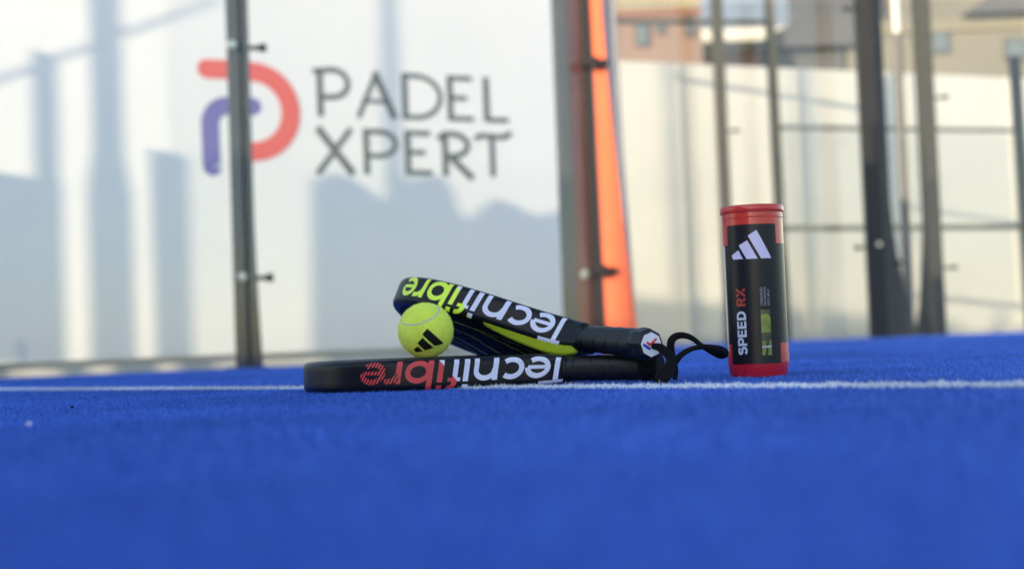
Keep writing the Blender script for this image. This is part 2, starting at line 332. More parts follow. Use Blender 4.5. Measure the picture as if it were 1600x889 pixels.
# corner: web painted as orange dimmed by glass, black rubber joint, orange finned post
cp = empty('corner_post', (.352, 6.28, 0), 'broad steel post, orange darkened to brown red as through glass, between the slim grey post and the black rubber joint', 'post', GP)
prism('web', [(-.098, .006), (.050, .006), (.020, 3), (-.095, 3)], -.02, .02, M['orange_dim'], cp, bev=.003)
cyl('bolt', (-.030, -.018, .352), (-.030, -.040, .352), .022, M['steel'], cp)
jt = empty('joint_strip', (.392, 6.18, 0), 'black rubber joint strip running down beside the orange post with two clamps', 'joint strip')
prism('strip', [(-.044, .006), (.006, .006), (-.016, 3), (-.054, 3)], -.02, .02, M['rubber'], jt, bev=.002)
for z in (1.262, .358):
    bm = bmesh.new(); bm_box(bm, (-.060, -.050, z - .016), (.062, -.021, z + .014), .003); bm_box(bm, (-.022, -.065, z - .024), (.020, -.046, z + .024), .003); frombm('clamp', bm, M['rubber'], jt)
op = empty('corner_post', (.474, 6.185, 0), 'bright orange steel post flaring out towards the floor beside the black joint strip', 'post', GP)
fin = [(-.072, .006)] + [(.010 + .060 * (1 - i / 14) ** 1.7 - .045 * (i / 14), .006 + 1.5 * i / 14) for i in range(15)] + [(-.040, 3.0), (-.092, 3.0)]
prism('fin', fin, -.025, .025, M['orange'], op, bev=.003)
box('base_plate', (-.09, -.07, 0), (.12, .07, .006), M['orange'], op)
gp2 = empty('court_post', (.482, 6.42, 0), 'thin pale grey post edge showing along the right side of the orange post', 'post', GP)
prism('upright', [(.02, .006), (.075, .006), (.045, .9), (.020, 3), (-.03, 3), (-.03, .006)], -.02, .02, M['plinth'], gp2, bev=.002)
# right-hand run
post('court_post', (1.83, 12, 0), .098, .06, 3.4, M['postg'], 0, 'grey green steel post standing left of the red ball tube', GP, clamps=[(1.79, 1)], along=False, clen=.09)
post('court_post', (2.69, 10.5, 0), .125, .08, 3.4, M['post'], .0, 'thick near black steel post right of the ball tube with clamps', GP, clamps=[(2.44, -1), (.67, -1)], bolts=[(.69, .02)], along=False, clen=.10)
p = post('brace_post', (2.83, 10.75, 0), .11, .05, 3.4, M['postg'], .17, 'dull grey steel post with a curved foot, close behind the thick near black post', GP, clamps=[(.56, 1)], along=False, clen=.06)
post('brace_post', (3.27, 11, 0), .130, .07, 3.4, M['postg'], .10, 'wide grey steel post with flared foot, between the pale mast and the rightmost post', GP, clamps=[(1.84, 1), (.52, 1)], along=False, flip=-1, clen=.10, lower=M['postg'])
mst = empty('mast', (3.14, 11.3, 0), 'slim mast white at the top and grey below, between two grey posts', 'mast')
cyl('lower_tube', (0, 0, 0), (.02, 0, 2.42), .036, M['postl'], mst); cyl('upper_tube', (.02, 0, 2.425), (.02, 0, 4.2), .032, M['wallw'], mst)

# glass panels
GG = 'clear glass panels of the court wall'
def glass_panel(p0, p1, label, ht=2.9, m='glass'):
    p0, p1 = Vector(p0), Vector(p1); d = (p1 - p0); L = d.length; d.normalize(); n = Vector((d.y, -d.x, 0))
    mw = Matrix(((d.x, -n.x, 0, p0.x), (d.y, -n.y, 0, p0.y), (0, 0, 1, 0), (0, 0, 0, 1)))
    bm = bmesh.new(); bm_box(bm, (.006, -.005, .012), (L - .006, .005, ht))
    o = frombm('glass_panel', bm, M[m]); o.matrix_world = mw; tag(o, label, 'glass panel', GG); return o
gz = gn * 0
gf = gn * .034
glass_panel(G0 + gu * -1.9 + gf, G0 + gu * .905 + gf, 'dusty glass panel left of the dark bolted post, before the banner', m='glassd')
glass_panel(G0 + gu * .908 + gf, G0 + gu * 2.425 + gf, 'dusty glass panel before the lettering, between the bolted post and the black joint strip', m='glassd')
glass_panel((.70, 11.7, 0), (1.78, 12.0, 0), 'clear glass panel between the orange post and the grey green post left of the tube')
glass_panel((1.885, 12.03, 0), (4.55, 12.30, 0), 'clear glass panel behind the tube and the thick near black post')

# fence behind the right-hand wall of glass
fe = empty('fence', (2.3, 12.6, 0), 'thin grey fence with horizontal rails before the white wall at right', 'fence')
prism('post', [(.06, 0), (.15, 0), (.13, 3.6), (.05, 3.6)], -.03, .03, M['postl'], fe); prism('post', [(2.24, 0), (2.33, 0), (2.30, 2.45), (2.21, 2.45)], -.03, .03, M['postg'], fe)
def bar(name, p0, p1, t, m, parent):
    p0, p1 = Vector(p0), Vector(p1); d = p1 - p0; q = d.to_track_quat('X', 'Z').to_matrix().to_4x4(); bm = bmesh.new(); bm_box(bm, (0, -t / 2, -t / 2), (d.length, t / 2, t / 2), .002)
    bmesh.ops.transform(bm, matrix=Matrix.Translation(p0) @ q, verts=bm.verts); return frombm(name, bm, m, parent)
bar('rail', (.15, .035, 1.90), (2.24, .035, 1.79), .035, M['postl'], fe); bar('rail', (.15, .035, .995), (2.24, .035, .93), .05, M['postl'], fe)
bar('rail', (-1.6, .035, 2.92), (.05, .035, 2.85), .04, M['postg'], fe)

# white sheeted wall at right
WR0 = Vector((.6, 13.37, 0)); WR1 = Vector((6.5, 15.37, 0)); wd_ = (WR1 - WR0).normalized(); wn_ = Vector((wd_.y, -wd_.x, 0))
wr = empty('sheeted_wall', WR0, 'long off white sheeted wall behind the fence at the right', 'wall', mw=Matrix(((wd_.x, -wn_.x, 0, WR0.x), (wd_.y, -wn_.y, 0, WR0.y), (0, 0, 1, 0), (0, 0, 0, 1))))
wl = (WR1 - WR0).length
def wtop(x): return 2.745 - .012 * x
prism('wall', [(0, -.01), (wl, -.01), (wl, wtop(wl)), (0, wtop(0))], .02, .22, M['wallw'], wr)
prism('foot', [(0, -.01), (wl, -.01), (wl, .07), (0, .07)], -.05, .016, M['plinth'], wr)
for x in (1.15, 2.45, 3.75, 5.0): box('batten', (x, -.004, .075), (x + .03, .018, wtop(x) - .01), M['wallw'], wr)
# pale kerb at the turf's far edge
tag(link('path', [(-.2, 12.5, -.004), (9, 13.3, -.004), (9, 16.3, -.004), (-.2, 13.0, -.004)], [(0, 1, 2, 3)], M['plinth']), kind='structure')

# ================================================================== BUILDINGS BEYOND
def building(label, x0, x1, y, dp, ht, m, wins=(), bands=(), roof=None, cat='building'):
    t = empty('building', (x0, y, 0), label, cat)
    box('wall', (0, 0, -.01), (x1 - x0, dp, ht), m, t)
    for (a, b, c, d, mm) in bands: box('band', (a, -.12, b), (c, -.003, d), M[mm], t)
    for (a, b, c, d) in wins:
        f = box('window', (a, -.08, b), (c, -.003, d), M['slate'], t); box('pane', (a + .08, -.10, b + .08), (c - .08, -.083, d - .08), M['pane'], f)
    if roof:
        prism('roof', roof[0], -.4, dp + .3, M[roof[1]], t)
    return t
# window pixels become metres at 40 m: 55.6 px per metre
building('pink and ochre apartment house rising above the white wall, right of the orange post', 1.2, 5.65, 40, 9, 15, M['brick'],
         wins=[(2.55, 8.35, 2.95, 9.0), (3.15, 8.7, 3.4, 9.05), (3.95, 8.6, 4.25, 9.15), (3.55, 9.75, 3.95, 10.6)],
         bands=[(0, 9.25, 4.44, 9.36, 'terra'), (0, 9.37, 4.44, 9.9, 'ochre'), (0, 10.0, 3.4, 11.2, 'terra')])
building('low reddish house whose top shows just over the white wall', 6.1, 8.1, 44, 8, 9.25, M['brick'], bands=[(0, 8.9, 2.0, 9.25, 'ochre')])
building('grey house with a sloping slate roof behind the near black post', 8.0, 10.6, 44, 8, 8.9, M['slate'], roof=([(-.3, 8.92), (2.9, 8.92), (2.9, 9.9), (1.4, 9.85), (.2, 9.3)], 'slate'))
building('beige house behind the rightmost fence posts', 10.7, 17.2, 44, 8, 9.75, M['beige'], wins=[(2.6, 8.6, 3.2, 9.3), (4.9, 8.3, 5.6, 9.0)], bands=[(0, 9.3, 6.5, 9.45, 'ochre')],
         roof=([(3.6, 9.76), (7.0, 9.76), (7.0, 10.4), (4.6, 10.4)], 'slate'))
b_ = building('added tall block in painted sky blue, standing in for the sky left of the near black post', 8.6, 15.6, 62, 10, 22, M['skytone'], bands=[(0, 12.7, 7, 13.55, 'wallw')])  # added in front of the bright sky; sky tone and paler band painted on
building('tall grey block standing behind the beige house', 12.6, 15.2, 56, 10, 18, M['slate'])
building('tall tan block at the far right behind the beige house', 15.3, 22, 55, 10, 18, M['beige'])

# ================================================================== OUT OF FRAME: unseen casters added to shape the shadows
GBW = 'unseen walls added to cast shadows'
sky_line = [(-15, 5.0), (-9.02, 5.0), (-9.02, 2.3), (-7.12, 2.3), (-7.12, 2.93), (-6.88, 2.95), (-6.4, 3.02), (-6.17, 3.08), (-6.17, 2.42), (-5.92, 2.42), (-5.90, 4.0), (-5.3, 4.0), (-5.3, 3.4), (-4.2, 3.4), (-4.2, 2.7), (-3.2, 2.7), (-3.2, 1.9), (-2.2, 1.9), (-2.2, 1.3), (-.9, 1.3)]
hw = empty('shadow_wall', (0, -1.5, 0), 'unseen wall added behind the camera, its stepped top shaped to shade the court', 'wall')  # added caster, top stepped and notched to place sun and shade
prism('silhouette', [(-15, -.01)] + sky_line + [(-.9, -.01)], -.04, .04, M['caster'], hw)
DX, DT = 3.776, -1.356
near_line = [(-9.6, 2.9), (-9.0, 2.9), (-9.0, 2.36), (-8.75, 2.42), (-8.155, 2.56), (-8.115, 2.60), (-8.10, 3.46), (-8.03, 3.52), (-7.97, 3.47), (-7.93, 3.40), (-7.88, 3.43), (-7.84, 3.52), (-7.74, 3.585),
            (-7.705, 3.42), (-7.66, 3.33), (-7.60, 3.44), (-7.54, 3.51), (-7.48, 3.47), (-7.42, 3.44), (-7.333, 3.50), (-7.215, 3.53), (-7.20, 4.2), (-7.12, 4.2)]
nw = empty('skyline_caster', (DX, 3.0, 0), 'unseen wall added at left, its uneven top shaped to cast the banner shadow', 'wall')  # added caster, outline shaped to throw a skyline shadow on the banner
prism('silhouette', [(-9.6, 1.346)] + near_line + [(-7.12, 1.346)], -.03, .03, M['caster'], nw).location = (0, 0, DT)
sf = empty('shade_slats', (-8.99 + DX, 3.0, DT), 'unseen slats added on the uneven wall at left to half shade the banner', 'fence')  # added slats, spaced to blur into a half-strength shadow
bm = bmesh.new()
for i in range(8): bm_box(bm, (i * .0265, -.01, 2.45), (i * .0265 + .014, .01, 3.30))
frombm('slats', bm, M['caster'], sf)
GB = 'unseen poles added outside the frame to cast shadow bands'
def caster_pole(x, y, dt, wt, wb, z0, ht, lb):  # unseen poles added as casters of shadow bands
    o = prism('pole', [(-wb / 2, z0), (wb / 2, z0), (wb / 2, z0 + .9), (wt / 2, z0 + 1.1), (wt / 2, ht), (-wt / 2, ht), (-wt / 2, z0 + 1.1), (-wb / 2, z0 + .9)], -.02, .02, M['post']); o.location = (x, y, dt); tag(o, lb, 'pole', GB)
caster_pole(-8.715 + DX, 2.94, DT, .05, .085, 2.4, 5.2, 'tall added pole outside the frame at left, casting a shadow band on the banner')
caster_pole(-8.56 + DX, 2.94, DT, .07, .07, 2.4, 3.52, 'short added pole beside the tall one outside the frame, casting a low shadow band')
caster_pole(-8.87 + DX, 2.94, DT, .03, .03, 2.4, 3.9, 'thin added pole beside the slats outside the frame, casting a narrow shadow band')
caster_pole(-7.93 + DX, 2.94, DT, .022, .022, 2.4, 5.2, 'thin tall added pole above the uneven wall outside the frame, casting a shadow line')
caster_pole(-7.35 + DX, 2.94, DT, .03, .03, 2.4, 5.2, 'tall thin added pole at the right end of the uneven wall, casting a shadow line')
caster_pole(-11.2, -1.58, 0, .10, .10, 4.6, 7.6, 'tall added pole behind the camera, casting a shadow band on the sheeted wall')
caster_pole(-10.25, -1.58, 0, .10, .10, 4.6, 7.6, 'second tall added pole behind the camera, casting a shadow band on the sheeted wall')
cb = bar('cable', (-9.15 + DX, 2.9, 3.62 + DT), (-8.45 + DX, 2.9, 4.32 + DT), .016, M['post'], None); tag(cb, 'slanting cable added outside the frame to draw a shadow line on the banner', 'cable')  # cables added for slanting shadow lines on the banner
cb = bar('cable', (-9.15 + DX, 2.9, 4.05 + DT), (-8.7 + DX, 2.9, 4.5 + DT), .016, M['post'], None); tag(cb, 'upper slanting cable added outside the frame to draw a second shadow line', 'cable')

# ================================================================== RACKETS
kx = np.array([0.112, .134, .160, .19, .22, .25, .28, .31, .34, .37, .40, .425, .443, .452, .455])
kw = np.array([.0163, .0190, .032, .057, .085, .107, .121, .1285, .1285, .120, .101, .0745, .045, .018, 0.])
def catmull(x, w_, n=10):
    P = np.stack([x, w_], 1); P = np.vstack([2 * P[0] - P[1], P, [P[-2][0], -P[-2][1]]]); out = []
    for i in range(1, len(P) - 2):
        p0, p1, p2, p3 = P[i - 1:i + 3]
        for t in np.arange(n) / n: out.append(.5 * ((2 * p1) + (-p0 + p2) * t + (2 * p0 - 5 * p1 + 4 * p2 - p3) * t * t + (-p0 + 3 * p1 - 3 * p2 + p3) * t ** 3))
    out.append(P[-2]); return np.array(out)
OUT = catmull(kx, kw); tz = lambda x: .82 + .18 * min(1, max(0, (x - .110) / .034)) ** .8
SARC = np.r_[0, np.cumsum(np.linalg.norm(np.diff(OUT, axis=0), axis=1))]
LOOP = np.vstack([OUT, OUT[-2:0:-1] * [1, -1], [[OUT[0, 0], -OUT[0, 1]]]])
def normals(P, closed=True):
    t = np.roll(P, -1, 0) - np.roll(P, 1, 0); t /= np.linalg.norm(t, axis=1)[:, None]; return np.stack([-t[:, 1], t[:, 0]], 1)
HT, RR = .0185, .0075
TN = np.gradient(OUT, axis=0); TN /= np.linalg.norm(TN, axis=1)[:, None]; ON = np.stack([-TN[:, 1], TN[:, 0]], 1)   # outward on the +y side
def flank(sv, t, off=.00025):
    """point on the near flank: sv along the rim, t up the rim (follows the rounded edge)"""
    x = np.interp(sv, SARC, OUT[:, 0]); y = np.interp(sv, SARC, OUT[:, 1]); nx = np.interp(sv, SARC, ON[:, 0]); ny = np.interp(sv, SARC, ON[:, 1])
    if sv < 0: x += sv
    c = math.hypot(nx, ny); nx /= c; ny /= c
    f = HT - RR; a = abs(t); sg = 1 if t > 0 else -1
    if a <= f: d, z = 0 + off, t
    else:
        th = (a - f) / RR; d = -RR * (1 - math.cos(th)) + off * math.cos(th); z = sg * (f + RR * math.sin(th) + off * math.sin(th))
    return (x + nx * d, y + ny * d, z * tz(x))
X = .0255; SW = .23
def glyphs():
    e = [(arc(.60, .5, .47, .39, 0, 312, 26), SW), ([(.15, .49), (1.06, .49)], SW * .72)]
    c = [(arc(.60, .5, .47, .39, 48, 312, 22), SW)]
    n = [([(.12, 0), (.12, 1.0)], SW * 1.08), ([(.12, .45)] + arc(.60, .54, .43, .35, 180, 0, 18) + [(1.03, 0)], SW)]
    i = [([(.12, 0), (.12, 1.0)], SW * 1.08), ([(.12, 1.13), (.12, 1.37)], SW * 1.1)]
    f = [([(.26, 0), (.26, .95)] + arc(.56, .97, .30, .30, 180, 80, 12), SW), ([(.0, .90), (.58, .90)], SW * .72)]
    b = [([(.12, 0), (.12, 1.38)], SW * 1.08), (arc(.66, .5, .47, .39, 0, 360, 30), SW)]
    r = [([(.12, 0), (.12, 1.0)], SW * 1.08), ([(.12, .40)] + arc(.56, .50, .42, .38, 178, 95, 10) + [(.72, .88)], SW)]
    T = [([(.20, 0), (.20, 1.35)], SW * 1.05), ([(-.16, 1.25), (.98, 1.25)], SW * .80)]
    return [(T, -.0060), (e, .0066), (c, .0375), (n, .0690), (i, .1040), (f, .1135), (i, .1345), (b, .1465), (r, .1825), (e, .2005)]
def lettering(parent, shift, mats, hatch):
    bm = bmesh.new(); lay = bm.faces.layers.int.new('k')
    for gi, (strokes, s0) in enumerate(glyphs()):
        for k_, (pts, wd) in enumerate(strokes):
            cache = {}
            def V(p):
                key = (round(float(p[0]), 5), round(float(p[1]), 5))
                if key not in cache: cache[key] = bm.verts.new((s0 + p[0] * X + .18 * p[1] * X, p[1] * X, 0))
                return cache[key]
            for q in ribbon(pts, wd):
                vs_ = [V(p) for p in q]
                if len(set(vs_)) < 4: continue
                try: f_ = bm.faces.new(vs_); f_[lay] = gi * 4 + k_
                except ValueError: pass
    def cut(co, no): bmesh.ops.bisect_plane(bm, geom=list(bm.verts) + list(bm.edges) + list(bm.faces), dist=1e-7, plane_co=co, plane_no=no)
    cut((.141, 0, 0), (1, .8, 0))
    if hatch:
        hn = Vector((1, -.62, 0)).normalized(); H0 = .196
        for j in range(-12, 30):
            for dd in (0, .0014): cut(hn * (hn.x * H0 + j * .0034 + dd), hn)
    for i in range(1, 90): cut((i * .003 - .01, 0, 0), (1, 0, 0))
    for yy in np.arange(-.004, .038, .003): cut((0, yy, 0), (0, 1, 0))
    kill = []
    for f_ in bm.faces:
        c = f_.calc_center_median(); f_.material_index = 1 if c.x + .8 * c.y > .141 else 0
        if hatch and (c.x > .2015 or (c.x > .188 and c.y > .014)):
            q = (hn.dot(c) - hn.x * H0) / .0034
            if (q - math.floor(q)) * .0034 < .0014: kill.append(f_)
    bmesh.ops.delete(bm, geom=kill, context='FACES')
    lv = {}
    for f_ in bm.faces:
        for v in f_.verts: lv[v] = f_[lay]
    for v, kk in lv.items(): v.co = Vector(flank(v.co.x + shift, .0163 - v.co.y, .00025 + .00004 * (kk % 4)))
    return frombm('lettering', bm, mats, parent)
def racket(mw, label, shift, mats, hatch, graphic, badge):
    t = empty('padel_racket', (0, 0, 0), label, 'racket', 'padel rackets', mw=mw)
    # body: rounded-rim solid
    N = normals(LOOP)
    N[0] = N[0] * 0 + [0, 1]; N[-1] = [0, -1]
    prof = [(RR * (1 - math.cos(a)), (HT - RR) + RR * math.sin(a)) for a in np.linspace(0, math.pi / 2, 7)]
    rings = [(d, -z) for d, z in prof[::-1]] + [(0, -.006), (0, 0), (0, .006)] + prof
    vv = []; ff = []; n = len(LOOP)
    for d, z in rings:
        for i in range(n): p_ = LOOP[i] - N[i] * d; vv.append((p_[0], p_[1], z * tz(p_[0])))
    for j in range(len(rings) - 1):
        for i in range(n):
            k2 = (i + 1) % n; ff.append((j * n + i, (j + 1) * n + i, (j + 1) * n + k2, j * n + k2))
    b = len(rings) * n
    # faces slightly dished: rim ridge then carbon face
    ff.append(tuple(range(n))); ff.append(tuple(range(b - n, b))[::-1])
    body = link('frame', vv, ff, M['black'], t, smooth=True, auto=35)
    # carbon faces with drilled holes
    for sg in (-1, 1):
        ins = [LOOP[i] - N[i] * .012 for i in range(n) if LOOP[i][0] > .178]
        vf = [(p_[0], p_[1], sg * (HT + .0004)) for p_ in ins]; o = link('hitting_face', vf, [tuple(range(len(vf)))[::sg]], M['face'], t)
        hv = []; hf = []
        for gx in np.arange(.235, .42, .021):
            for gy in np.arange(-.084, .09, .021):
                w_ = np.interp(gx, OUT[:, 0], OUT[:, 1])
                if abs(gy) > w_ - .034: continue
                b0 = len(hv)
                for q in range(14): a = 2 * math.pi * q / 14 * sg; hv.append((gx + .0055 * math.cos(a), gy + .0055 * math.sin(a), sg * (HT + .0007)))
                hf.append(tuple(range(b0, b0 + 14)))
        hl = link('holes', hv, hf, M['groove'], o); hl['kind'] = 'stuff'
        if graphic:
            for name, polys, m in graphic:
                if polys is None: continue
                for line_ in polys:
                    gv = []; gf = []
                    for poly in line_:
                        b0 = len(gv); gv += [(x, y, sg * (HT + .0010)) for x, y in poly]; gf.append(tuple(range(b0, b0 + len(poly)))[::sg])
                    link(name, gv, gf, m, o)
    lettering(t, shift, mats, hatch)
    if len(graphic) > 1:
        gv = []; gf = []; ns = 44; m_ = 10
        for i in range(ns):
            u_ = i / (ns - 1); sv = .006 + u_ * .118; t0 = -.0178
            for k_ in range(5): gv.append(flank(sv, t0 + (-.01845 - t0) * k_ / 4, .0006))
            x = np.interp(sv, SARC, OUT[:, 0]); y = np.interp(sv, SARC, OUT[:, 1]); nx = np.interp(sv, SARC, ON[:, 0]); ny = np.interp(sv, SARC, ON[:, 1])
            A_ = math.sin(math.pi * min(1, u_ ** .7)) ** .8
            for d, z in ((.0085, .0013), (.0125, .0050), (.0175, .0074), (.0235, .0066), (.0265, .0)):
                d = .0078 + (d - .0078) * (.25 + .75 * A_); gv.append((x - nx * d, y - ny * d, -HT * tz(x) - .0006 - z * A_))
        for i in range(ns - 1):
            for k_ in range(m_ - 1): a = i * m_ + k_; gf.append((a, a + 1, a + m_ + 1, a + m_))
        link('throat_edge', gv, gf, M['lime'], t, smooth=True)
    # grip
    vv = []; ff = []; nx, na = 260, 40; xs = np.linspace(.012, .118, nx); fm = []
    for x in xs:
        for q in range(na):
            a = 2 * math.pi * q / na; ph = (x / .0225 + q / na) % 1; g = math.exp(-((ph - .5) / .035) ** 2) * .0011; step_ = .0008 * ((ph + .5) % 1)
            ex = 1 - .10 * max(0, (x - .02) / .100); rr = 1 / (abs(math.cos(a)) ** 2.6 + abs(math.sin(a)) ** 2.6) ** (1 / 2.6)
            vv.append((x, math.cos(a) * rr * (.0172 * ex + step_ - g), math.sin(a) * rr * (.0152 * ex + step_ - g)))
    for j in range(nx - 1):
        for q in range(na):
            k2 = (q + 1) % na; ff.append((j * na + q, j * na + k2, (j + 1) * na + k2, (j + 1) * na + q))
    ff.append(tuple(range(na))[::-1]); ff.append(tuple(range((nx - 1) * na, nx * na)))
    g = link('grip', vv, ff, M['grip'], t, smooth=True, auto=60)
    # neck sleeve blending frame into grip
    vv = []; ff = []; na = 40; st = [(.1075, .0158, .0142), (.1085, .0166, .0150), (.1145, .0168, .0153), (.1155, .0160, .0146)]
    for x, a_, b_ in st:
        for q in range(na):
            a = 2 * math.pi * q / na; rr = 1 / (abs(math.cos(a)) ** 3.2 + abs(math.sin(a)) ** 3.2) ** (1 / 3.2); vv.append((x, math.cos(a) * rr * a_, math.sin(a) * rr * b_))
    for j in range(len(st) - 1):
        for q in range(na): k2 = (q + 1) % na; ff.append((j * na + q, j * na + k2, (j + 1) * na + k2, (j + 1) * na + q))
    ff.append(tuple(range(na))[::-1]); ff.append(tuple(range((len(st) - 1) * na, len(st) * na)))
    link('collar', vv, ff, M['black'], t, smooth=True, auto=60)
    # octagonal butt cap with white plate
    vv = []; ff = []
    for x, a_ in ((-.002, .0155), (.0, .0180), (.010, .0188), (.017, .0178), (.021, .0168)):
        for q in range(8): a = 2 * math.pi * (q + .5) / 8; vv.append((x, math.cos(a) * a_ * 1.10, math.sin(a) * a_ * .98))
    for j in range(4):
        for q in range(8): k2 = (q + 1) % 8; ff.append((j * 8 + q, j * 8 + k2, (j + 1) * 8 + k2, (j + 1) * 8 + q))
    ff.append(tuple(range(8))[::-1]); ff.append(tuple(range(32, 40)))
    cap = link('butt_cap', vv, ff, M['grip'] if badge else M['strap'], t)
    md = cap.modifiers.new('bevel', 'BEVEL'); md.width = .0012; md.segments = 2
    if not badge: return t
    pv = [(-.0026, math.cos(2 * math.pi * (q + .5) / 8) * .0148, math.sin(2 * math.pi * (q + .5) / 8) * .0134) for q in range(8)]
    pv += [(-.0005, y, z) for _, y, z in pv]
    pl = link('plate', pv, [tuple(range(8))[::-1], tuple(range(8, 16))] + [(q, (q + 1) % 8, 8 + (q + 1) % 8, 8 + q) for q in range(8)], M['plate'], cap)
    ev = []; ef = []; em = []
    for kk, (pts, wd, mi) in enumerate([([(.0111, -.0043), (-.0003, -.0052)], .0030, 1), ([(.0077, -.0004), (.0017, -.0007), (-.0037, .0088)], .0028, 0), ([(.0008, .0008), (-.0056, .0031)], .0022, 0)]):
        for q in ribbon(pts, wd):
            b0 = len(ev); ev += [(-.0029 - .0001 * kk, p_[0], p_[1]) for p_ in q]; ef.append((b0, b0 + 1, b0 + 2, b0 + 3)); em.append(mi)
    link('emblem', ev, ef, [M['ered'], M['eblue']], pl, fm=em)
    return t
def pose(x, y, z, yaw, pitch, roll):
    B = Matrix(((-1, 0, 0), (0, -1, 0), (0, 0, 1)))
    Rx = Matrix.Rotation(roll, 3, 'X'); Ry = Matrix(((math.cos(pitch), 0, -math.sin(pitch)), (0, 1, 0), (math.sin(pitch), 0, math.cos(pitch)))); Rz = Matrix.Rotation(yaw, 3, 'Z')
    return Matrix.Translation((x, y, z)) @ (Rz @ B @ Ry @ Rx).to_4x4()
def inw(x, m_=.0072): return float(np.interp(x, OUT[:, 0], OUT[:, 1])) - m_
near = [(x, inw(x)) for x in np.linspace(.150, .238, 12)]
wedge = [(.130, -.006), (.134, .006)] + near + [(.236, .050), (.229, .030), (.222, 0), (.213, -.030), (.190, -.040), (.155, -.014)]
def strip(pts, w_): return [[[tuple(p_) for p_ in q] for q in ribbon(pts, w_ * 1.25)]]
lines = strip([(.2946, .085), (.2674, .0546), (.2658, .0063), (.2625, -.045)], .0030) + strip([(.3357, .07), (.318, .0248), (.3348, -.0259), (.3442, -.0622)], .0030) + strip([(.3791, .05), (.3741, -.0049), (.384, -.0451), (.3891, -.0629)], .0030) \
    + strip([(.283, .078), (.2353, .016), (.2282, -.03)], .002) + strip([(.405, .03), (.400, -.02), (.41, -.05)], .002) + strip([(.3696, .096), (.372, .078)], .002) + strip([(.350, .103), (.3553, .085)], .002)
racket(pose(.163, 1.615, .0195, -.42, 0, 0), 'black padel racket lying flat on the turf with white and coral red lettering', .0045, [M['white'], M['red']], True,
       [('stripe', lines, M['red'])], False)
racket(pose(.14874, 1.56207, .04429, -.97673, .08272, .42264), 'black padel racket propped on the ball with white and lime lettering and lime throat', .030, [M['white'], M['lime']], False,
       [('throat_edge', None, None), ('stripe', lines, M['lime_dull'])], True)

# wrist straps ------------------------------------------------------
def smooth_path(P, n=8):
    P = [np.array(p_, float) for p_ in P]; P = [2 * P[0] - P[1]] + P + [2 * P[-1] - P[-2]]; out = []
    for i in range(1, len(P) - 2):
        p0, p1, p2, p3 = P[i - 1:i + 3]
        for t in np.arange(n) / n: out.append(.5 * ((2 * p1) + (-p0 + p2) * t + (2 * p0 - 5 * p1 + 4 * p2 - p3) * t * t + (-p0 + 3 * p1 - 3 * p2 + p3) * t ** 3))
    out.append(P[-2]); return np.array(out)
def sweep(name, P, aw, bw_, tilt, m, parent=None, na=14, n=8):
    """aw across, bw_ thick half sizes at each control point; tilt turns the flat side"""
    C = smooth_path([list(p_) + [a_, b_, t_] for p_, a_, b_, t_ in zip(P, aw, bw_, tilt)], n)
    vv = []; ff = []; pos = C[:, :3]; T = np.gradient(pos, axis=0); T /= np.linalg.norm(T, axis=1)[:, None]
    for i in range(len(C)):
        t = T[i]; side = np.cross(t, [0, 1, 0]); side /= np.linalg.norm(side) + 1e-9; nrm = np.cross(side, t); c_, s_ = math.cos(C[i, 5]), math.sin(C[i, 5])
        u_ = side * c_ + nrm * s_; v_ = -side * s_ + nrm * c_
        for q in range(na): a = 2 * math.pi * q / na; vv.append(pos[i] + u_ * math.cos(a) * C[i, 3] + v_ * math.sin(a) * C[i, 4])
    for j in range(len(C) - 1):
        for q in range(na): k2 = (q + 1) % na; ff.append((j * na + q, j * na + k2, (j + 1) * na + k2, (j + 1) * na + q))
    ff.append(tuple(range(na))[::-1]); ff.append(tuple(range((len(C) - 1) * na, len(C) * na)))
    return link(name, vv, ff, m, parent, smooth=True, auto=60)
s1 = [(.1500, 1.570, .0425), (.1530, 1.556, .0422), (.159, 1.549, .0400), (.1672, 1.545, .0322), (.1686, 1.540, .0238), (.1640, 1.535, .0150), (.1575, 1.531, .0085), (.1520, 1.530, .0050)]
ws = sweep('wrist_strap', s1, [.0028, .0036, .0048, .0054, .0060, .0072, .0080, .0064], [.0018, .0018, .0018, .0018, .002, .0028, .0040, .0044], [0, .1, .2, .2, .1, 0, 0, 0], M['strap'])
tag(ws, 'black webbing strap hanging from the white racket cap down to the turf', 'strap')
s2 = [(.1500, 1.540, .0040), (.158, 1.548, .0078), (.1660, 1.555, .0150), (.1741, 1.560, .0231), (.1834, 1.565, .0319), (.1943, 1.570, .0373), (.2067, 1.575, .0393), (.2192, 1.580, .0380), (.2305, 1.585, .0350), (.2352, 1.592, .0308),
      (.2309, 1.600, .0290), (.2217, 1.600, .0330), (.2101, 1.600, .0409), (.2002, 1.600, .0492), (.1901, 1.600, .0530), (.1806, 1.600, .0515), (.1757, 1.600, .0448), (.1762, 1.600, .0345), (.1785, 1.598, .0242), (.1795, 1.595, .0130), (.1775, 1.592, .0045)]
n2 = len(s2)
ws2 = sweep('wrist_strap', s2, [.0036 + .0008 * math.sin(i * .9) for i in range(n2)], [.0022] * n2, [.25 * math.sin(i * .7) for i in range(n2)], M['strap'])
tag(ws2, 'black webbing strap looping up and out towards the red tube', 'strap')

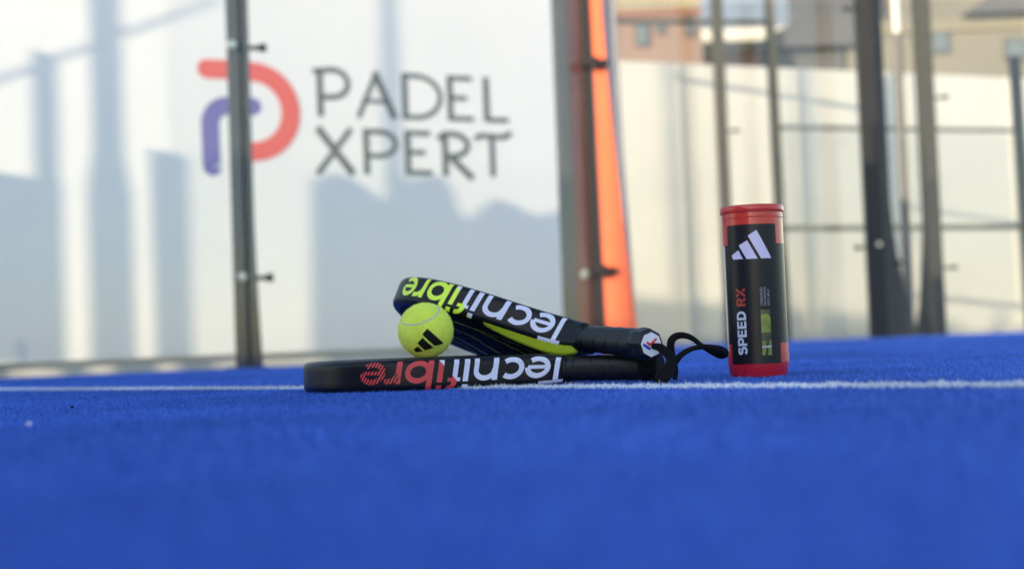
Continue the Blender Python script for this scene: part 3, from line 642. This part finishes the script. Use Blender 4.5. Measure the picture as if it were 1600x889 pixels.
# ================================================================== BALL
BC = Vector((-.1048, 1.692, .0705)); BR = .0325
ball = empty('padel_ball', BC, 'yellow green felt ball with black three bar logo between the two rackets', 'ball')
bm = bmesh.new(); bmesh.ops.create_icosphere(bm, subdivisions=5, radius=BR); frombm('felt', bm, M['felt'], ball, smooth=180)
def circle3(a, b, c):
    a, b, c = Vector(a).normalized(), Vector(b).normalized(), Vector(c).normalized(); n = (b - a).cross(c - a).normalized(); return n, n.dot(a)
def seam(name, pts):
    n, d = circle3(*pts); rr = math.sqrt(max(0, 1 - d * d)); u_ = n.orthogonal().normalized(); v_ = n.cross(u_); vv = []; ff = []; na = 160
    for i in range(na):
        a = 2 * math.pi * i / na; p_ = n * d + (u_ * math.cos(a) + v_ * math.sin(a)) * rr; sd_ = p_.cross((-u_ * math.sin(a) + v_ * math.cos(a))).normalized()
        for o_, h_ in ((-.0009, .0001), (-.0005, .0004), (.0005, .0004), (.0009, .0001)): vv.append(p_.normalized() * (BR + h_ + .0002) + sd_ * o_)
    for i in range(na):
        j = (i + 1) % na
        for q in range(3): ff.append((i * 4 + q, i * 4 + q + 1, j * 4 + q + 1, j * 4 + q))
    o = link(name, vv, ff, M['seam'], ball, smooth=True); return n, d
sn = [seam('seam', [(-.819, -.469, .332), (-.327, -.919, .22), (.53, -.498, .686)]), seam('seam', [(-.32, -.12, -.94), (.157, -.28, -.947), (.71, -.12, -.70)])]
bars = [[(0.12, -0.991, 0.058), (0.655, -0.585, -0.478), (0.355, -0.754, -0.553), (-0.059, -0.989, -0.136)], [(-0.053, -0.967, -0.251), (0.311, -0.729, -0.609), (0.002, -0.719, -0.695), (-0.25, -0.866, -0.433)],
        [(-0.247, -0.799, -0.548), (-0.077, -0.682, -0.727), (-0.339, -0.573, -0.746), (-0.406, -0.641, -0.651)]]
vv = []; ff = []
for q4 in bars:
    a, b, c, d = [Vector(p_) for p_ in q4]; b0 = len(vv); K = 10
    for i in range(K + 1):
        for j in range(K + 1):
            u_, v_ = i / K, j / K; p_ = (a * (1 - u_) + b * u_) * (1 - v_) + (d * (1 - u_) + c * u_) * v_; vv.append(p_.normalized() * (BR + .00075))
    for i in range(K):
        for j in range(K): ff.append((b0 + i * (K + 1) + j, b0 + i * (K + 1) + j + 1, b0 + (i + 1) * (K + 1) + j + 1, b0 + (i + 1) * (K + 1) + j))
link('logo', vv, ff, M['bink'], ball, smooth=True)
# felt hairs
nh = 26000; D = rng.normal(size=(nh, 3)); D /= np.linalg.norm(D, axis=1)[:, None]
keep = np.ones(nh, bool)
for n_, d_ in sn: keep &= np.abs(D @ np.array(n_) - d_) > .035
for q4 in bars:
    Q = np.array(q4); ins = np.ones(nh, bool); cc = Q.mean(0)
    for i in range(4):
        e_ = np.cross(Q[i], Q[(i + 1) % 4]); ins &= (D @ e_) * np.sign(cc @ e_) > -.004
    keep &= ~ins
D = D[keep]; nh = len(D); tdir = np.cross(D, rng.normal(size=(nh, 3))); tdir /= np.linalg.norm(tdir, axis=1)[:, None]; sdir = np.cross(D, tdir)
ll = rng.uniform(.0006, .0019, nh)[:, None]; V = np.zeros((nh, 3, 3)); V[:, 0] = D * (BR - .0001) - sdir * .00012; V[:, 1] = D * (BR - .0001) + sdir * .00012; V[:, 2] = D * BR + D * ll + tdir * ll * 1.2
fz = link('fuzz', V.reshape(-1, 3), np.arange(nh * 3).reshape(-1, 3).tolist(), M['felth'], ball); fz['kind'] = 'stuff'

# ================================================================== TUBE
TC = Vector((.2842, 1.665, 0)); TR = .0353
TSC = 1.016
tube = empty('ball_tube', TC, 'black and red cylindrical tube of balls standing upright on the turf', 'tube')
def lathe(name, prof, m, parent, fmf=None, n=72):
    vv = []; ff = []; fm = []
    for r_, z in prof:
        for q in range(n): a = 2 * math.pi * q / n; vv.append((r_ * math.sin(a), -r_ * math.cos(a), z))
    for j in range(len(prof) - 1):
        for q in range(n): k2 = (q + 1) % n; ff.append((j * n + q, j * n + k2, (j + 1) * n + k2, (j + 1) * n + q)); fm.append(0)
    ff.append(tuple(range(n))[::-1]); ff.append(tuple(range((len(prof) - 1) * n, len(prof) * n)))
    return link(name, vv, ff, m, parent, smooth=True, auto=40)
lathe('base_cup', [(.020, .0022), (.0290, .0010), (.0315, .0024), (.0338, .0085), (.0351, .0180), (TR, .026), (TR, .0288)], M['tred2'], tube)
body = lathe('clear_body', [(TR - .0006, .0289), (TR - .0006, .1855), (TR - .0012, .1900)], M['tclear'], tube)
def cpt(th, z, off): a = R(th); return ((TR + off) * math.sin(a), -(TR + off) * math.cos(a), z)
def patch(name, poly, m, parent, off, step=3.0, zstep=None, rz=None):
    """polygon given in (degrees round the tube, height) laid on its side"""
    bm = bmesh.new(); K = 57.3; vs_ = [bm.verts.new((a, z * 1000, 0)) for a, z in poly]; bm.faces.new(vs_)
    lo, hi = min(a for a, z in poly), max(a for a, z in poly); x = lo + step
    while x < hi - .01: bmesh.ops.bisect_plane(bm, geom=list(bm.verts) + list(bm.edges) + list(bm.faces), dist=1e-6, plane_co=(x, 0, 0), plane_no=(1, 0, 0)); x += step
    bm.normal_update()
    flip = sum(f_.normal.z * f_.calc_area() for f_ in bm.faces) < 0
    for v in bm.verts: v.co = Vector(cpt(v.co.x, v.co.y / 1000, off))
    if flip: bmesh.ops.reverse_faces(bm, faces=bm.faces)
    return frombm(name, bm, m, parent, smooth=60)
def full(name, z0, z1, m, off, a0=-180, a1=180): return patch(name, [(a0, z0), (a1, z0), (a1, z1), (a0, z1)], m, tube, off)
full('upper_sleeve', .1528, .1890, M['tred'], .0001, -176, 176)
full('black_film', .0397, .1526, M['tblack'], .0001, -76, 176)
full('lower_sleeve', .0290, .0395, M['tred'], .0001, -76, 176)
full('lower_sleeve', .0184, .0288, M['tred2'], .0004, 36.5, 176)
def rrect(a0, a1, z0, z1, ra=3.2, rz=.002, top=True, bot=True):
    P = []
    for (ca, cz, s0_, on_) in ((a1 - ra, z1 - rz, 0, top), (a0 + ra, z1 - rz, 90, top), (a0 + ra, z0 + rz, 180, bot), (a1 - ra, z0 + rz, 270, bot)):
        for q in range(6): a = R(s0_ + 90 * q / 5); P.append((ca + ra * math.cos(a), cz + rz * math.sin(a)))
    return P
patch('front_label', rrect(-63.5, 37.3, .0172, .1748), M['tblack'], tube, .0006)
bumpring = lathe('ridge', [(TR + .0002, .1826), (TR + .0006, .1832), (TR + .0002, .1838)], M['tred'], tube)
tube.scale = (1, 1, TSC)
lid = lathe('lid', [(.0352, .1893), (.0366, .1893), (.0370, .1900), (.0370, .1962), (.0364, .1972), (.0352, .1975), (.0345, .1960), (.005, .1957)], M['tred'], tube)
tl = empty('logo', (0, 0, 0), None, None); tl.parent = tube
sc.collection.objects.unlink(tl); bpy.data.objects.remove(tl)
def multi(name, polys, m, off):
    bm = bmesh.new()
    for poly in polys:
        b2 = bmesh.new(); vs_ = [b2.verts.new((a, z * 1000, 0)) for a, z in poly]; b2.faces.new(vs_)
        for x in np.arange(-90, 90, 3.0): bmesh.ops.bisect_plane(b2, geom=list(b2.verts) + list(b2.edges) + list(b2.faces), dist=1e-6, plane_co=(x + .01, 0, 0), plane_no=(1, 0, 0))
        b2.normal_update(); fl = sum(f_.normal.z for f_ in b2.faces) < 0
        if fl: bmesh.ops.reverse_faces(b2, faces=b2.faces)
        me = bpy.data.meshes.new('tmp'); b2.to_mesh(me); b2.free(); bm.from_mesh(me); bpy.data.meshes.remove(me)
    for v in bm.verts: v.co = Vector(cpt(v.co.x, v.co.y / 1000, off))
    return frombm(name, bm, m, tube, smooth=60)
multi('logo', [[(-18.3, .1619), (-2.3, .1679), (23.9, .1356), (3.9, .1355)], [(-36.3, .1513), (-19.8, .1566), (-2.5, .1355), (-22.5, .1355)], [(-53.5, .1404), (-37.4, .1459), (-29.1, .1357), (-49.4, .1357)]], M['tlogo'], .0009)
# text set up the tube: (u along the height, v towards the left side)
def up_text(name, strokes, z0, a_base, size, asp, m, off=.0009):
    """strokes in em units; u runs up the tube, letter tops point to the left"""
    polys = []; dg = 57.2958 / TR
    for kk, (pts, wd) in enumerate(strokes):
        for q in ribbon(pts, wd): polys.append([(a_base - p_[1] * size * dg, z0 + p_[0] * size * asp) for p_ in q])
    return multi(name, polys, m, off)
SB = .21
def G(ch):
    k_ = SB; h_ = k_ / 2
    if ch == 'S': return [([(.66, .82)] + arc(.38, .72, .24, .175, 25, 270, 14)[1:] + arc(.38, .32, .26, .225, 90, -155, 16)[0:], k_)], .78
    if ch == 'P': return [([(.12, 0), (.12, 1)], k_), ([(.22, 1 - h_), (.40, 1 - h_)] + arc(.42, .665, .20, .23, 90, -90, 12) + [(.22, .435)], k_)], .74
    if ch == 'E': return [([(.12, 0), (.12, 1)], k_), ([(.22, 1 - h_), (.62, 1 - h_)], k_), ([(.22, .5), (.58, .5)], k_ * .9), ([(.22, h_), (.64, h_)], k_)], .72
    if ch == 'D': return [([(.12, 0), (.12, 1)], k_), ([(.22, 1 - h_), (.34, 1 - h_)] + arc(.36, .5, .30, .395, 90, -90, 16) + [(.22, h_)], k_)], .84
    if ch == 'R': return [([(.12, 0), (.12, 1)], k_), ([(.22, 1 - h_), (.40, 1 - h_)] + arc(.42, .685, .19, .21, 90, -90, 12) + [(.22, .475)], k_), ([(.38, .44), (.64, 0)], k_ * 1.05)], .80
    if ch == 'X': return [([(.05, 0), (.66, 1)], k_ * 1.0), ([(.05, 1), (.24, .69)], k_ * 1.0), ([(.47, .31), (.66, 0)], k_ * 1.0)], .74
    return [], .3
def word(txt):
    out = []; u_ = 0
    for ch in txt:
        st_, ad = G(ch)
        out += [([(x + u_, y) for x, y in pts], wd) for pts, wd in st_]; u_ += ad
    return out, u_
sp, L_ = word('SPEED'); up_text('product_name', sp, .0270, -28.4, .0116, .0508 / (.0116 * L_), M['ttext'])
rx, L_ = word('RX'); up_text('product_name', rx, .0823, -28.2, .0112, .0207 / (.0112 * L_), M['trx'])
# small lettering from the built-in font
def small_text(txt, th, z0, length):
    cu = bpy.data.curves.new('t', 'FONT'); cu.body = txt; cu.size = 1; ob = bpy.data.objects.new('t', cu); sc.collection.objects.link(ob)
    dg = bpy.context.evaluated_depsgraph_get(); me = bpy.data.meshes.new_from_object(ob.evaluated_get(dg)); bpy.data.objects.remove(ob)
    co = np.array([v.co[:] for v in me.vertices]); wx = co[:, 0].max() - co[:, 0].min(); k_ = length / wx; hk = .0028
    vv = [cpt(th - (c[1] * hk / .72) * 57.3 / TR, z0 + (c[0] - co[:, 0].min()) * k_, .0009) for c in co]
    ff = [tuple(p_.vertices) for p_ in me.polygons]; o = link('small_print', vv, ff, M['tsmall'], tube); bpy.data.meshes.remove(me); return o
small_text('3 PRESSURIZED', 3.2, .0822, .0210); small_text('PERFORMANCE', 9.8, .0822, .0210); small_text('PADEL BALLS', 16.2, .0822, .0185)
# window in the label onto the balls
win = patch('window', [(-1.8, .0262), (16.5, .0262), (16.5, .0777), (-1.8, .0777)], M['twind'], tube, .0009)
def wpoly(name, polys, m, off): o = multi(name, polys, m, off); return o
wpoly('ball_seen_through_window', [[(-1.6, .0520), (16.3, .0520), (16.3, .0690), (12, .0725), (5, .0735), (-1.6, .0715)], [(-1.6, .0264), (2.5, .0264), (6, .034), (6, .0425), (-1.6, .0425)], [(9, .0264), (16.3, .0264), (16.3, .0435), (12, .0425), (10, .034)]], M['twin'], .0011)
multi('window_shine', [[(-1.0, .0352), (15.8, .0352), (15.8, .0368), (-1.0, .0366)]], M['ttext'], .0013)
# small mark at the right of the label
multi('small_print', [[(60, .0492), (62, .0475), (64, .0492), (63, .0505), (64, .0525), (62, .0515), (60, .0530), (61, .0508)], [(51, .0670), (52, .0670), (52, .0705), (51, .0705)]], M['tsmall'], .0009)

# ---- a few crumbs on the turf at left
def crumb(x, y, r_, m, label):
    bm = bmesh.new(); bmesh.ops.create_icosphere(bm, subdivisions=2, radius=r_)
    for v in bm.verts: v.co *= random.uniform(.75, 1.2); v.co.z *= .7
    o = frombm('grit', bm, m, None, smooth=60); o.location = (x, y, .006); tag(o, label, 'grit', 'specks of grit on the turf')
crumb(-.351, 1.026, .0022, M['plate'], 'pale speck of grit on the turf far left, nearest the camera')
crumb(-.43, 1.38, .0018, M['groove'], 'dark speck of grit on the turf near the left of the white line')
